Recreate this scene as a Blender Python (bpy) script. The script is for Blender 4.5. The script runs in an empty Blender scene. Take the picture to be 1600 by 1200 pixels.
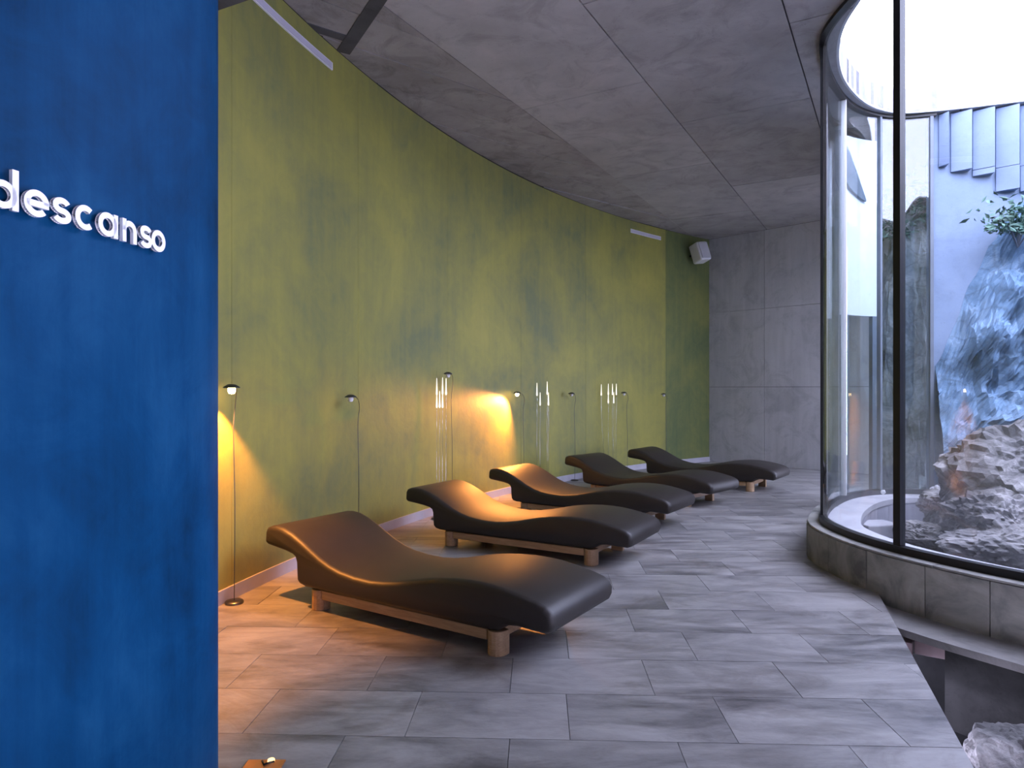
import bpy, bmesh, math, random
from mathutils import Vector, Matrix, noise
from mathutils.geometry import tessellate_polygon

random.seed(7)
sc = bpy.context.scene
C = sc.collection
F = 1600 * 24.0 / 36.0        # focal length in pixels of the 1600x1200 frame
HC = 1.3                      # eye height
ZC = 4.06                     # ceiling height

# ------------------------------------------------------------------ camera
cam_d = bpy.data.cameras.new('camera')
cam_d.lens = 24.0
cam_d.sensor_width = 36.0
cam_d.shift_y = 10.0 / 1600.0
cam = bpy.data.objects.new('camera', cam_d)
cam.location = (0, 0, HC)
cam.rotation_euler = (math.pi / 2, 0, 0)
C.objects.link(cam)
sc.camera = cam

# ------------------------------------------------------------------ sky, exposure
SKY = 17.0
w = bpy.data.worlds.new('sky')
sc.world = w
w.use_nodes = True
bg = w.node_tree.nodes['Background']
bg.inputs['Color'].default_value = (0.71, 0.71, 1.0, 1)
bg.inputs['Strength'].default_value = SKY
pl = bpy.data.lights.new('sky_portal', 'AREA')
pl.shape = 'RECTANGLE'
pl.size = 6.8
pl.size_y = 6.0
pl.cycles.is_portal = True
po = bpy.data.objects.new('sky_portal', pl)
po.location = (5.6, 4.2, 4.32)
C.objects.link(po)
EW0, EW1 = Vector((6.40, 9.78)), Vector((4.44, 7.10))      # glazed side added to the passage behind the patio
ewn = Vector((-(EW1 - EW0)[1], (EW1 - EW0)[0])).normalized()
if ewn[0] > 0:
    ewn = -ewn
pl2 = bpy.data.lights.new('window_portal', 'AREA')
pl2.shape = 'RECTANGLE'
pl2.size = 3.3
pl2.size_y = 4.0
pl2.cycles.is_portal = True
po2 = bpy.data.objects.new('window_portal', pl2)
po2.location = ((EW0[0] + EW1[0]) / 2 - ewn[0] * 0.15, (EW0[1] + EW1[1]) / 2 - ewn[1] * 0.15, 2.05)
po2.rotation_euler = Vector((ewn[0], ewn[1], 0)).to_track_quat('-Z', 'Y').to_euler()
C.objects.link(po2)

vs = sc.view_settings
vs.view_transform = 'Standard'
vs.look = 'None'
vs.gamma = 1.0
vs.exposure = 0.0
vs.use_curve_mapping = False
sc.cycles.max_bounces = 10
sc.cycles.diffuse_bounces = 6
sc.cycles.glossy_bounces = 4
sc.cycles.transparent_max_bounces = 24
sc.cycles.sample_clamp_indirect = 6.0
sc.cycles.caustics_reflective = False
sc.cycles.caustics_refractive = False


# ------------------------------------------------------------------ helpers
def ray(px):
    return (px - 800.0) / F


def mesh_obj(name, verts, faces, mat=None, parent=None, smooth=False):
    me = bpy.data.meshes.new(name)
    me.from_pydata([tuple(v) for v in verts], [], faces)
    me.validate()
    bm = bmesh.new()
    bm.from_mesh(me)
    bmesh.ops.recalc_face_normals(bm, faces=bm.faces)
    bm.to_mesh(me)
    bm.free()
    if smooth:
        for p in me.polygons:
            p.use_smooth = True
    if mat:
        me.materials.append(mat)
    o = bpy.data.objects.new(name, me)
    C.objects.link(o)
    if parent:
        o.parent = parent
    return o


def bevel(o, wd=0.01, seg=2, angle=0.6):
    m = o.modifiers.new('bevel', 'BEVEL')
    m.width = wd
    m.segments = seg
    m.limit_method = 'ANGLE'
    m.angle_limit = angle
    m.harden_normals = False
    return o


def empty(name, loc=(0, 0, 0), rz=0.0):
    o = bpy.data.objects.new(name, None)
    o.empty_display_size = 0.1
    o.location = loc
    o.rotation_euler = (0, 0, rz)
    C.objects.link(o)
    return o


def tag(o, label, cat, group=None):
    o['label'] = label
    o['category'] = cat
    if group:
        o['group'] = group
    return o


def struct(o, label=None, cat=None):
    o['kind'] = 'structure'
    if label:
        o['label'] = label
    if cat:
        o['category'] = cat
    return o


def copy_tree(o, parent=None):
    c = o.copy()
    C.objects.link(c)
    c.parent = parent
    for ch in list(o.children):
        copy_tree(ch, c)
    return c


def box_data(x0, x1, y0, y1, z0, z1):
    v = [(x0, y0, z0), (x1, y0, z0), (x1, y1, z0), (x0, y1, z0),
         (x0, y0, z1), (x1, y0, z1), (x1, y1, z1), (x0, y1, z1)]
    f = [(0, 3, 2, 1), (4, 5, 6, 7), (0, 1, 5, 4), (1, 2, 6, 5), (2, 3, 7, 6), (3, 0, 4, 7)]
    return v, f


def box(name, b, mat, parent=None, bv=0.0, seg=2):
    v, f = box_data(*b)
    o = mesh_obj(name, v, f, mat, parent)
    if bv:
        bevel(o, bv, seg)
    return o


def prism_data(poly, z0, z1):
    n = len(poly)
    v = [(p[0], p[1], z0) for p in poly] + [(p[0], p[1], z1) for p in poly]
    f = [tuple(range(n - 1, -1, -1)), tuple(range(n, 2 * n))]
    for i in range(n):
        j = (i + 1) % n
        f.append((i, j, n + j, n + i))
    return v, f


def prism(name, poly, z0, z1, mat, parent=None, bv=0.0, smooth=False):
    v, f = prism_data(poly, z0, z1)
    o = mesh_obj(name, v, f, mat, parent, smooth)
    if bv:
        bevel(o, bv)
    return o


def catmull(pts, n=8):
    out = []
    P = [Vector(p) for p in pts]
    P = [2 * P[0] - P[1]] + P + [2 * P[-1] - P[-2]]
    for i in range(1, len(P) - 2):
        for k in range(n):
            t = k / n
            p0, p1, p2, p3 = P[i - 1], P[i], P[i + 1], P[i + 2]
            out.append(0.5 * ((2 * p1) + (p2 - p0) * t + (2 * p0 - 5 * p1 + 4 * p2 - p3) * t * t
                              + (3 * p1 - p0 - 3 * p2 + p3) * t ** 3))
    out.append(P[-2])
    return out


def resample(pts, step):
    cum = [0.0]
    for a, b in zip(pts, pts[1:]):
        cum.append(cum[-1] + (b - a).length)
    n = max(2, int(round(cum[-1] / step)))
    out, j = [], 0
    for i in range(n + 1):
        s = cum[-1] * i / n
        while j < len(cum) - 2 and cum[j + 1] < s:
            j += 1
        t = (s - cum[j]) / max(1e-9, cum[j + 1] - cum[j])
        out.append(pts[j].lerp(pts[j + 1], t))
    return out, cum[-1]


def offset(pts, d):
    """positive d = to the left of travel"""
    out = []
    for i, p in enumerate(pts):
        a = pts[max(0, i - 1)]
        b = pts[min(len(pts) - 1, i + 1)]
        t = (b - a).normalized()
        out.append(Vector((p[0] - t[1] * d, p[1] + t[0] * d)))
    return out


def ribbon(name, pts, o0, o1, z0, z1, mat, parent=None, smooth=False, bv=0.0):
    """solid that follows a plan curve between two offsets and two heights"""
    a, b = offset(pts, o0), offset(pts, o1)
    n = len(pts)
    v = []
    for i in range(n):
        v += [(a[i][0], a[i][1], z0), (b[i][0], b[i][1], z0), (b[i][0], b[i][1], z1), (a[i][0], a[i][1], z1)]
    f = []
    for i in range(n - 1):
        p, q = 4 * i, 4 * i + 4
        for k in range(4):
            l = (k + 1) % 4
            f.append((p + k, p + l, q + l, q + k))
    f.append((0, 1, 2, 3))
    e = 4 * (n - 1)
    f.append((e + 3, e + 2, e + 1, e))
    o = mesh_obj(name, v, f, mat, parent, smooth)
    if smooth:
        m = o.modifiers.new('split', 'EDGE_SPLIT')
        m.split_angle = 0.7
    if bv:
        bevel(o, bv)
    return o


def tube_data(path, r, seg=8, caps=True):
    P = [Vector(p) for p in path]
    n = len(P)
    rad = r if isinstance(r, (list, tuple)) else [r] * n
    v, f = [], []
    up = Vector((0, 0, 1))
    t0 = (P[1] - P[0]).normalized()
    if abs(t0.dot(up)) > 0.9:
        up = Vector((1, 0, 0))
    u = t0.cross(up).normalized()
    for i in range(n):
        t = (P[min(i + 1, n - 1)] - P[max(i - 1, 0)]).normalized()
        u = (u - t * u.dot(t)).normalized()
        w_ = t.cross(u)
        for k in range(seg):
            a = 2 * math.pi * k / seg
            v.append(P[i] + rad[i] * (math.cos(a) * u + math.sin(a) * w_))
    for i in range(n - 1):
        for k in range(seg):
            l = (k + 1) % seg
            f.append((i * seg + k, i * seg + l, (i + 1) * seg + l, (i + 1) * seg + k))
    if caps:
        f.append(tuple(range(seg - 1, -1, -1)))
        f.append(tuple((n - 1) * seg + k for k in range(seg)))
    return v, f


def tube(name, path, r, mat, parent=None, seg=8):
    v, f = tube_data(path, r, seg)
    return mesh_obj(name, v, f, mat, parent, True)


def lathe(name, prof, mat, parent=None, seg=20, loc=(0, 0, 0), rot=None):
    v, f = [], []
    for (r, z) in prof:
        for k in range(seg):
            a = 2 * math.pi * k / seg
            v.append(Vector((r * math.cos(a), r * math.sin(a), z)))
    n = len(prof)
    for i in range(n - 1):
        for k in range(seg):
            l = (k + 1) % seg
            f.append((i * seg + k, i * seg + l, (i + 1) * seg + l, (i + 1) * seg + k))
    f.append(tuple(range(seg - 1, -1, -1)))
    f.append(tuple((n - 1) * seg + k for k in range(seg)))
    if rot is not None:
        v = [rot @ p for p in v]
    v = [p + Vector(loc) for p in v]
    o = mesh_obj(name, v, f, mat, parent, True)
    m = o.modifiers.new('split', 'EDGE_SPLIT')
    m.split_angle = 0.8
    return o


# convex clipping in plan -------------------------------------------------
def clip_half(poly, n, c):
    """keep the points with n.p <= c"""
    out = []
    m = len(poly)
    for i in range(m):
        a, b = poly[i], poly[(i + 1) % m]
        da = n[0] * a[0] + n[1] * a[1] - c
        db = n[0] * b[0] + n[1] * b[1] - c
        if da <= 0:
            out.append(a)
        if (da < 0 < db) or (db < 0 < da):
            t = da / (da - db)
            out.append((a[0] + (b[0] - a[0]) * t, a[1] + (b[1] - a[1]) * t))
    return out


def area(poly):
    s = 0
    for i in range(len(poly)):
        a, b = poly[i], poly[(i + 1) % len(poly)]
        s += a[0] * b[1] - b[0] * a[1]
    return s / 2


def edges_of(poly):
    """half planes (outward normal, offset) of a counter-clockwise convex polygon"""
    res = []
    for i in range(len(poly)):
        a, b = poly[i], poly[(i + 1) % len(poly)]
        t = Vector((b[0] - a[0], b[1] - a[1]))
        if t.length < 1e-6:
            continue
        t.normalize()
        nn = (t[1], -t[0])
        res.append((nn, nn[0] * a[0] + nn[1] * a[1]))
    return res


def clip_in(poly, hp):
    for n, c in hp:
        poly = clip_half(poly, n, c)
        if len(poly) < 3:
            return []
    return poly


def clip_out(poly, hp):
    """convex pieces of poly outside the convex polygon"""
    pieces, rest = [], poly
    for n, c in hp:
        outp = clip_half(rest, (-n[0], -n[1]), -c)
        if len(outp) >= 3 and abs(area(outp)) > 1e-5:
            pieces.append(outp)
        rest = clip_half(rest, n, c)
        if len(rest) < 3:
            break
    return pieces


def hull(pts):
    P = sorted(set((round(p[0], 5), round(p[1], 5)) for p in pts))

    def half(ps):
        h = []
        for p in ps:
            while len(h) >= 2 and (h[-1][0] - h[-2][0]) * (p[1] - h[-2][1]) - (h[-1][1] - h[-2][1]) * (p[0] - h[-2][0]) <= 0:
                h.pop()
            h.append(p)
        return h
    a, b = half(P), half(P[::-1])
    return a[:-1] + b[:-1]


def pieces_obj(name, pieces, z0, z1, mat, parent):
    v, f = [], []
    for pc in pieces:
        pv, pf = prism_data(pc, z0, z1)
        k = len(v)
        v += pv
        f += [tuple(i + k for i in q) for q in pf]
    return mesh_obj(name, v, f, mat, parent)


# ------------------------------------------------------------------ materials
class NT:
    def __init__(self, name):
        self.m = bpy.data.materials.new(name)
        self.m.use_nodes = True
        self.t = self.m.node_tree
        self.t.nodes.clear()
        self.out = self.t.nodes.new('ShaderNodeOutputMaterial')

    def n(self, kind, ins=None, **props):
        nd = self.t.nodes.new(kind)
        for k, v in props.items():
            setattr(nd, k, v)
        for k, v in (ins or {}).items():
            if hasattr(v, 'is_output'):
                self.t.links.new(v, nd.inputs[k])
            else:
                nd.inputs[k].default_value = v
        return nd

    def math(self, op, a, b=0.0, clamp=False):
        nd = self.n('ShaderNodeMath', {0: a, 1: b}, operation=op)
        nd.use_clamp = clamp
        return nd.outputs[0]

    def noise(self, vec, scale, detail=4.0, rough=0.55, dist=0.0):
        return self.n('ShaderNodeTexNoise', {'Vector': vec, 'Scale': scale, 'Detail': detail, 'Roughness': rough,
                                             'Distortion': dist}).outputs['Fac']

    def ramp(self, fac, stops):
        nd = self.n('ShaderNodeValToRGB', {'Fac': fac})
        el = nd.color_ramp.elements
        while len(el) < len(stops):
            el.new(0.5)
        for e, (p, c) in zip(el, stops):
            e.position = p
            e.color = (*c, 1) if len(c) == 3 else c
        return nd.outputs['Color']

    def mix(self, fac, a, b, blend='MIX'):
        nd = self.n('ShaderNodeMix', data_type='RGBA', blend_type=blend)
        for k, v in ((0, fac), (6, a), (7, b)):
            if hasattr(v, 'is_output'):
                self.t.links.new(v, nd.inputs[k])
            else:
                nd.inputs[k].default_value = v if k == 0 else ((*v, 1) if len(v) == 3 else v)
        return nd.outputs[2]

    def pos(self, scale=(1, 1, 1), rot=(0, 0, 0), obj=False):
        src = (self.n('ShaderNodeTexCoord').outputs['Object'] if obj
               else self.n('ShaderNodeNewGeometry').outputs['Position'])
        return self.n('ShaderNodeMapping', {'Vector': src, 'Scale': scale, 'Rotation': rot}).outputs[0]

    def bump(self, h, strength=0.2, dist=0.01):
        return self.n('ShaderNodeBump', {'Height': h, 'Strength': strength, 'Distance': dist}).outputs[0]

    def bsdf(self, col, rough=0.6, normal=None, metal=0.0, spec=0.5, **kw):
        ins = {'Base Color': col if hasattr(col, 'is_output') else (*col, 1), 'Roughness': rough, 'Metallic': metal,
               'Specular IOR Level': spec}
        if normal is not None:
            ins['Normal'] = normal
        ins.update(kw)
        b = self.n('ShaderNodeBsdfPrincipled', ins)
        self.t.links.new(b.outputs[0], self.out.inputs[0])
        return self.m


def mat_concrete(name, lo, hi, rough=0.7, scale=0.8, stain=0.5, streak=None, spec=0.5):
    t = NT(name)
    p = t.pos()
    rnd = t.n('ShaderNodeObjectInfo').outputs['Random']
    a = t.noise(p, scale, 6, 0.62, 0.4)
    b = t.noise(t.pos(streak or (1, 1, 1)), 3.0, 5, 0.6, 0.3)
    fac = t.math('ADD', t.math('MULTIPLY', a, 0.6), t.math('MULTIPLY', b, 0.4))
    fac = t.math('ADD', fac, t.math('MULTIPLY', t.math('SUBTRACT', rnd, 0.5), 0.10))
    col = t.ramp(fac, [(0.33, lo), (0.66, hi)])
    st = t.ramp(t.noise(p, 2.3, 8, 0.7, 1.2), [(0.36, (1 - stain,) * 3), (0.5, (1, 1, 1))])
    col = t.mix(0.6, col, st, 'MULTIPLY')
    pores = t.ramp(t.noise(p, 55, 3, 0.5), [(0.27, (0.5, 0.5, 0.5)), (0.33, (1, 1, 1))])
    col = t.mix(0.5, col, pores, 'MULTIPLY')
    h = t.math('ADD', t.noise(p, 14, 6, 0.6), t.math('MULTIPLY', b, 0.5))
    return t.bsdf(col, rough, t.bump(h, 0.25, 0.01), 0.0, spec)


M = {}
M['ceiling'] = mat_concrete('ceiling_concrete', (0.28, 0.265, 0.26), (0.45, 0.425, 0.42), 0.75, 0.7, 0.35)
M['board'] = mat_concrete('board_concrete', (0.22, 0.20, 0.195), (0.38, 0.355, 0.345), 0.8, 0.9, 0.5)
M['backwall'] = mat_concrete('wall_concrete', (0.36, 0.355, 0.365), (0.52, 0.51, 0.525), 0.75, 0.6, 0.3, (3, 3, 0.35))
M['patio_wall'] = mat_concrete('patio_concrete', (0.125, 0.17, 0.25), (0.19, 0.25, 0.35), 0.8, 0.5, 0.2)
M['joint'] = mat_concrete('joint_dark', (0.05, 0.05, 0.05), (0.09, 0.085, 0.08), 0.9)
M['soffit'] = mat_concrete('soffit_dark', (0.05, 0.05, 0.055), (0.09, 0.09, 0.095), 0.8)
M['ledge'] = mat_concrete('ledge_concrete', (0.10, 0.098, 0.095), (0.22, 0.21, 0.2), 0.8, 2.0, 0.5)
M['pit'] = mat_concrete('pit_concrete', (0.018, 0.0175, 0.017), (0.042, 0.041, 0.040), 0.9, 2.0, 0.5, None, 0.1)  # shade on the block's face is put into this dark colour
M['pit_shade'] = mat_concrete('shaded_concrete', (0.008, 0.008, 0.008), (0.02, 0.02, 0.02), 0.9, 2.0, 0.5, None, 0.05)  # near-black: the deep shade of the pit is put into the colour
M['white_plaster'] = mat_concrete('white_plaster', (0.62, 0.63, 0.66), (0.74, 0.75, 0.78), 0.7, 0.8, 0.08)
M['sill'] = mat_concrete('pale_sill', (0.26, 0.26, 0.28), (0.38, 0.38, 0.40), 0.7, 1.5, 0.2)
M['plank_wall'] = mat_concrete('sill_planks', (0.2, 0.2, 0.23), (0.32, 0.32, 0.36), 0.8, 1.5, 0.2, (6, 6, 0.6))


def mat_curb():
    t = NT('curb_stone')
    p = t.pos()
    rnd = t.n('ShaderNodeObjectInfo').outputs['Random']
    q = t.n('ShaderNodeVectorMath', {0: p, 1: t.n('ShaderNodeCombineXYZ', {0: t.math('MULTIPLY', rnd, 9.0)}).outputs[0]},
            operation='ADD').outputs[0]
    a = t.noise(q, 3.0, 7, 0.62, 1.0)
    col = t.ramp(a, [(0.34, (0.10, 0.10, 0.095)), (0.5, (0.21, 0.205, 0.185)), (0.68, (0.30, 0.29, 0.26))])
    return t.bsdf(col, 0.6, t.bump(t.noise(p, 30, 6), 0.3, 0.01))


def mat_tile():
    t = NT('floor_stone')
    rnd = t.n('ShaderNodeObjectInfo').outputs['Random']
    off = t.n('ShaderNodeCombineXYZ', {0: t.math('MULTIPLY', rnd, 37.0), 1: t.math('MULTIPLY', rnd, 61.0)}).outputs[0]
    p = t.pos()
    q = t.n('ShaderNodeVectorMath', {0: p, 1: off}, operation='ADD').outputs[0]
    # diagonal veins, stretched
    v = t.n('ShaderNodeMapping', {'Vector': q, 'Rotation': (0, 0, 0.30), 'Scale': (0.8, 2.6, 1)}).outputs[0]
    a = t.noise(v, 1.5, 8, 0.62, 0.9)
    b = t.noise(p, 0.55, 3, 0.5)
    fine = t.noise(v, 9, 6, 0.7, 0.5)
    fac = t.math('ADD', t.math('MULTIPLY', a, 0.62), t.math('MULTIPLY', fine, 0.2))
    fac = t.math('ADD', fac, t.math('MULTIPLY', b, 0.18))
    fac = t.math('ADD', fac, t.math('MULTIPLY', t.math('SUBTRACT', rnd, 0.5), 0.07))
    col = t.ramp(fac, [(0.36, (0.085, 0.082, 0.083)), (0.45, (0.185, 0.178, 0.178)), (0.54, (0.28, 0.27, 0.265)),
                       (0.68, (0.38, 0.37, 0.365))])
    sm = t.ramp(t.noise(t.pos((0.9, 1.5, 1)), 1.7, 9, 0.68, 1.3), [(0.36, (0.62, 0.60, 0.59)), (0.50, (1, 1, 1))])
    col = t.mix(0.8, col, sm, 'MULTIPLY')
    rough = t.math('ADD', 0.20, t.math('MULTIPLY', fine, 0.28))
    return t.bsdf(col, rough, t.bump(t.math('ADD', fine, t.noise(p, 60, 4)), 0.12, 0.006))


def mat_plaster(name, stops, streak=0.5, rough=0.5, bumps=0.15, cloud=0.9, spec=0.5):
    t = NT(name)
    p = t.pos()
    a = t.noise(p, cloud, 7, 0.6, 0.5)
    b = t.noise(t.pos((4.5, 4.5, 0.35)), 2.2, 6, 0.65, 0.2)
    c = t.noise(p, 4.0, 8, 0.7, 1.5)
    rnd = t.n('ShaderNodeObjectInfo').outputs['Random']
    fac = t.math('ADD', t.math('MULTIPLY', a, 0.9 - streak * 0.6), t.math('MULTIPLY', b, streak * 0.6))
    fac = t.math('ADD', fac, t.math('MULTIPLY', c, 0.25))
    fac = t.math('SUBTRACT', fac, 0.07)
    fac = t.math('ADD', fac, t.math('MULTIPLY', t.math('SUBTRACT', rnd, 0.5), 0.05))
    col = t.ramp(fac, stops)
    return t.bsdf(col, rough, t.bump(t.math('ADD', c, t.noise(p, 25, 5)), bumps, 0.01), 0.0, spec)


M['yellow'] = mat_plaster('yellow_plaster', [(0.34, (0.150, 0.165, 0.068)), (0.45, (0.215, 0.208, 0.060)),
                                             (0.56, (0.275, 0.256, 0.058)), (0.70, (0.34, 0.30, 0.062))], 0.36, 0.5)
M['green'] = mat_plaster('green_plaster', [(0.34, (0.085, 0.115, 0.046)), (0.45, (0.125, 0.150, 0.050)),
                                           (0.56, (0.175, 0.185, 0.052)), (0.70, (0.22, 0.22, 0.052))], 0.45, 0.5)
M['blue'] = mat_plaster('blue_plaster', [(0.32, (0.0005, 0.020, 0.060)), (0.5, (0.0008, 0.043, 0.124)),
                                         (0.70, (0.008, 0.074, 0.176))], 0.5, 0.55, 0.1, 1.6, 0.08)


def simple(name, col, rough=0.5, metal=0.0, bump_scale=None, bstr=0.1, vary=0.0, obj=True):
    t = NT(name)
    c = col
    p = t.pos(obj=obj)
    if vary:
        nz = t.noise(p, 6.0, 4)
        c = t.ramp(nz, [(0.3, tuple(x * (1 - vary) for x in col)), (0.7, tuple(min(1, x * (1 + vary)) for x in col))])
    nrm = t.bump(t.noise(p, bump_scale, 4), bstr, 0.004) if bump_scale else None
    return t.bsdf(c, rough, nrm, metal)


M['leather'] = simple('dark_leather', (0.020, 0.0155, 0.013), 0.50, 0, 160, 0.15, 0.12)
M['frame_black'] = simple('black_metal', (0.008, 0.008, 0.009), 0.4, 0.3, None, 0, 0.1)
M['steel'] = simple('brushed_steel', (0.55, 0.55, 0.56), 0.3, 1.0, None, 0, 0.1)
M['dark_steel'] = simple('dark_lamp_metal', (0.12, 0.12, 0.12), 0.35, 0.9, None, 0, 0.1)
M['letter'] = simple('white_letter', (0.85, 0.85, 0.88), 0.5, 0, None, 0, 0.03)
M['white_plastic'] = simple('white_plastic', (0.72, 0.71, 0.74), 0.45, 0, None, 0, 0.03)
M['grille'] = simple('pale_grille', (0.55, 0.54, 0.57), 0.6, 0.1, 220, 0.4, 0.05)
M['base'] = simple('pale_baseboard', (0.44, 0.42, 0.47), 0.5, 0, None, 0, 0.08)
M['copper'] = simple('copper_plate', (0.75, 0.32, 0.13), 0.35, 0.8, None, 0, 0.15)
M['shade_dark'] = simple('dark_hood', (0.10, 0.12, 0.15), 0.6, 0, None, 0, 0.1)
M['slot_white'] = simple('strip_diffuser', (0.50, 0.47, 0.56), 0.5, 0, None, 0, 0.03)
M['clear_rod'] = simple('frosted_rod', (0.42, 0.40, 0.36), 0.2, 0.3, None, 0, 0.05)
M['pink_stone'] = simple('pinkish_brick', (0.26, 0.19, 0.19), 0.8, 0, 20, 0.3, 0.2)
M['cladding'] = mat_concrete('patio_cladding', (0.125, 0.17, 0.26), (0.18, 0.235, 0.35), 0.7, 1.0, 0.15)


def mat_wood():
    t = NT('pale_wood')
    p = t.pos((1.2, 14, 14), obj=True)
    a = t.noise(p, 4, 6, 0.6, 1.0)
    col = t.ramp(a, [(0.3, (0.30, 0.17, 0.085)), (0.7, (0.47, 0.30, 0.165))])
    return t.bsdf(col, 0.5, t.bump(a, 0.1, 0.003))


def mat_rock(name, lo, mid, hi, sc_=1.6):
    t = NT(name)
    p = t.pos()
    a = t.noise(p, sc_, 9, 0.68, 1.4)
    v = t.n('ShaderNodeTexVoronoi', {'Vector': p, 'Scale': sc_ * 3}, feature='DISTANCE_TO_EDGE').outputs['Distance']
    col = t.ramp(a, [(0.34, lo), (0.5, mid), (0.66, hi)])
    cr = t.ramp(v, [(0.0, (0.45, 0.45, 0.45)), (0.06, (1, 1, 1))])
    col = t.mix(0.5, col, cr, 'MULTIPLY')
    h = t.math('ADD', t.noise(p, sc_ * 7, 8, 0.7, 1.0), t.math('MULTIPLY', a, 1.0))
    return t.bsdf(col, 0.75, t.bump(h, 0.8, 0.03))


M['wood'] = mat_wood()
M['tile'] = mat_tile()
M['curb'] = mat_curb()
M['rock'] = mat_rock('grey_rock', (0.03, 0.028, 0.03), (0.12, 0.115, 0.115), (0.42, 0.40, 0.39))
M['cliff'] = mat_rock('blue_grey_cliff', (0.05, 0.10, 0.16), (0.12, 0.21, 0.32), (0.27, 0.38, 0.50), 1.3)
M['cliff_grey'] = mat_rock('grey_green_rock', (0.07, 0.085, 0.09), (0.17, 0.195, 0.20), (0.36, 0.38, 0.38), 1.8)
M['ground'] = mat_rock('patio_gravel', (0.10, 0.10, 0.12), (0.18, 0.18, 0.20), (0.28, 0.28, 0.30), 3.0)
M['leaf'] = simple('shrub_leaf', (0.06, 0.13, 0.10), 0.6, 0, None, 0, 0.4, False)


def mat_glass():
    t = NT('clear_glass')
    fc = t.n('ShaderNodeLayerWeight', {'Blend': 0.5}).outputs['Facing']     # 1 - |cos|, alike on both sides of the pane
    fr = t.math('ADD', 0.045, t.math('MULTIPLY', t.math('POWER', fc, 5.0), 0.9))
    tr = t.n('ShaderNodeBsdfTransparent', {'Color': (0.945, 0.980, 0.985, 1)}).outputs[0]
    gl = t.n('ShaderNodeBsdfGlossy', {'Color': (1, 1, 1, 1), 'Roughness': 0.0}).outputs[0]
    mx = t.n('ShaderNodeMixShader', {0: fr, 1: tr, 2: gl})
    t.t.links.new(mx.outputs[0], t.out.inputs[0])
    return t.m


def mat_emit(name, col, strength):
    t = NT(name)
    e = t.n('ShaderNodeEmission', {'Color': (*col, 1), 'Strength': strength})
    t.t.links.new(e.outputs[0], t.out.inputs[0])
    return t.m


M['glass'] = mat_glass()
M['bulb_on'] = mat_emit('lit_bulb', (1.0, 0.62, 0.25), 60.0)
def mat_rod():
    t = NT('acrylic_rod')
    tr = t.n('ShaderNodeBsdfTransparent', {'Color': (0.92, 0.92, 0.9, 1)}).outputs[0]
    gl = t.n('ShaderNodeBsdfGlossy', {'Color': (0.9, 0.9, 0.9, 1), 'Roughness': 0.15}).outputs[0]
    mx = t.n('ShaderNodeMixShader', {0: 0.18, 1: tr, 2: gl})
    t.t.links.new(mx.outputs[0], t.out.inputs[0])
    return t.m


M['clear_rod'] = mat_rod()
M['rod_glow'] = mat_emit('rod_glow', (1.0, 0.95, 0.85), 1.6)
M['plate_lamp'] = mat_emit('floor_lamp_glow', (1.0, 0.6, 0.25), 3.0)

# ------------------------------------------------------------------ plan curves
WC = Vector((11.344, 1.606))      # centre and radius of the curved yellow wall
WR = 13.36


def wall_pt(ang, r=WR):
    return Vector((WC[0] - r * math.cos(ang), WC[1] + r * math.sin(ang)))


def wall_hit(px, inset=0.0):
    """the point where a sight line in plan meets the yellow wall"""
    d = Vector((ray(px), 1.0)).normalized()
    r = WR - inset
    b = d.dot(-WC)
    c = WC.dot(WC) - r * r
    s = -b + math.sqrt(b * b - c)
    return d * s


def wall_ang(px):
    p = wall_hit(px)
    return math.atan2(p[1] - WC[1], WC[0] - p[0])


A_END = wall_ang(1108)
CORNER = wall_pt(A_END)
BW = Vector((0.70, -0.714)).normalized()          # direction of the back wall

# glass wall: from the near right, round the nose, to the far mullion
GL = [(4.4, 2.05), (3.7, 2.55), (3.15, 3.2), (2.80, 3.70), (2.61, 4.02), (2.455, 4.40), (2.385, 4.80), (2.412, 5.25),
      (2.58, 5.64), (2.85, 6.08), (3.19, 6.50), (3.52, 6.76), (3.88, 6.87), (4.22, 6.80)]
GP, GLEN = resample(catmull([Vector(p) for p in GL], 10), 0.05)      # travel is clockwise: left = outside

# roof opening over the patio
OP = [(2.46, 4.75), (2.52, 5.16), (2.66, 5.55), (2.87, 5.94), (3.11, 6.26), (3.38, 6.54), (3.62, 6.71), (3.85, 6.79),
      (4.10, 6.765), (4.37, 6.69), (4.85, 6.52), (6.5, 5.95), (8.3, 5.3), (8.75, 4.6), (8.6, 3.4), (7.6, 2.0), (6.2, 1.55),
      (4.9, 1.85), (3.80, 2.66), (3.1, 3.5), (2.68, 4.1)]
OPH = hull([(p[0], p[1]) for p in catmull([Vector(p) for p in OP + OP[:1]], 5)])
OP_HP = edges_of(OPH)
# roof left out beyond the added passage window, to let daylight in
OUTSIDE = hull([(4.50, 7.22), (10.7, 5.1), (13, 6), (13, 14), (8.6, 14), (6.52, 9.72)])
OUT_HP = edges_of(OUTSIDE)

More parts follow.
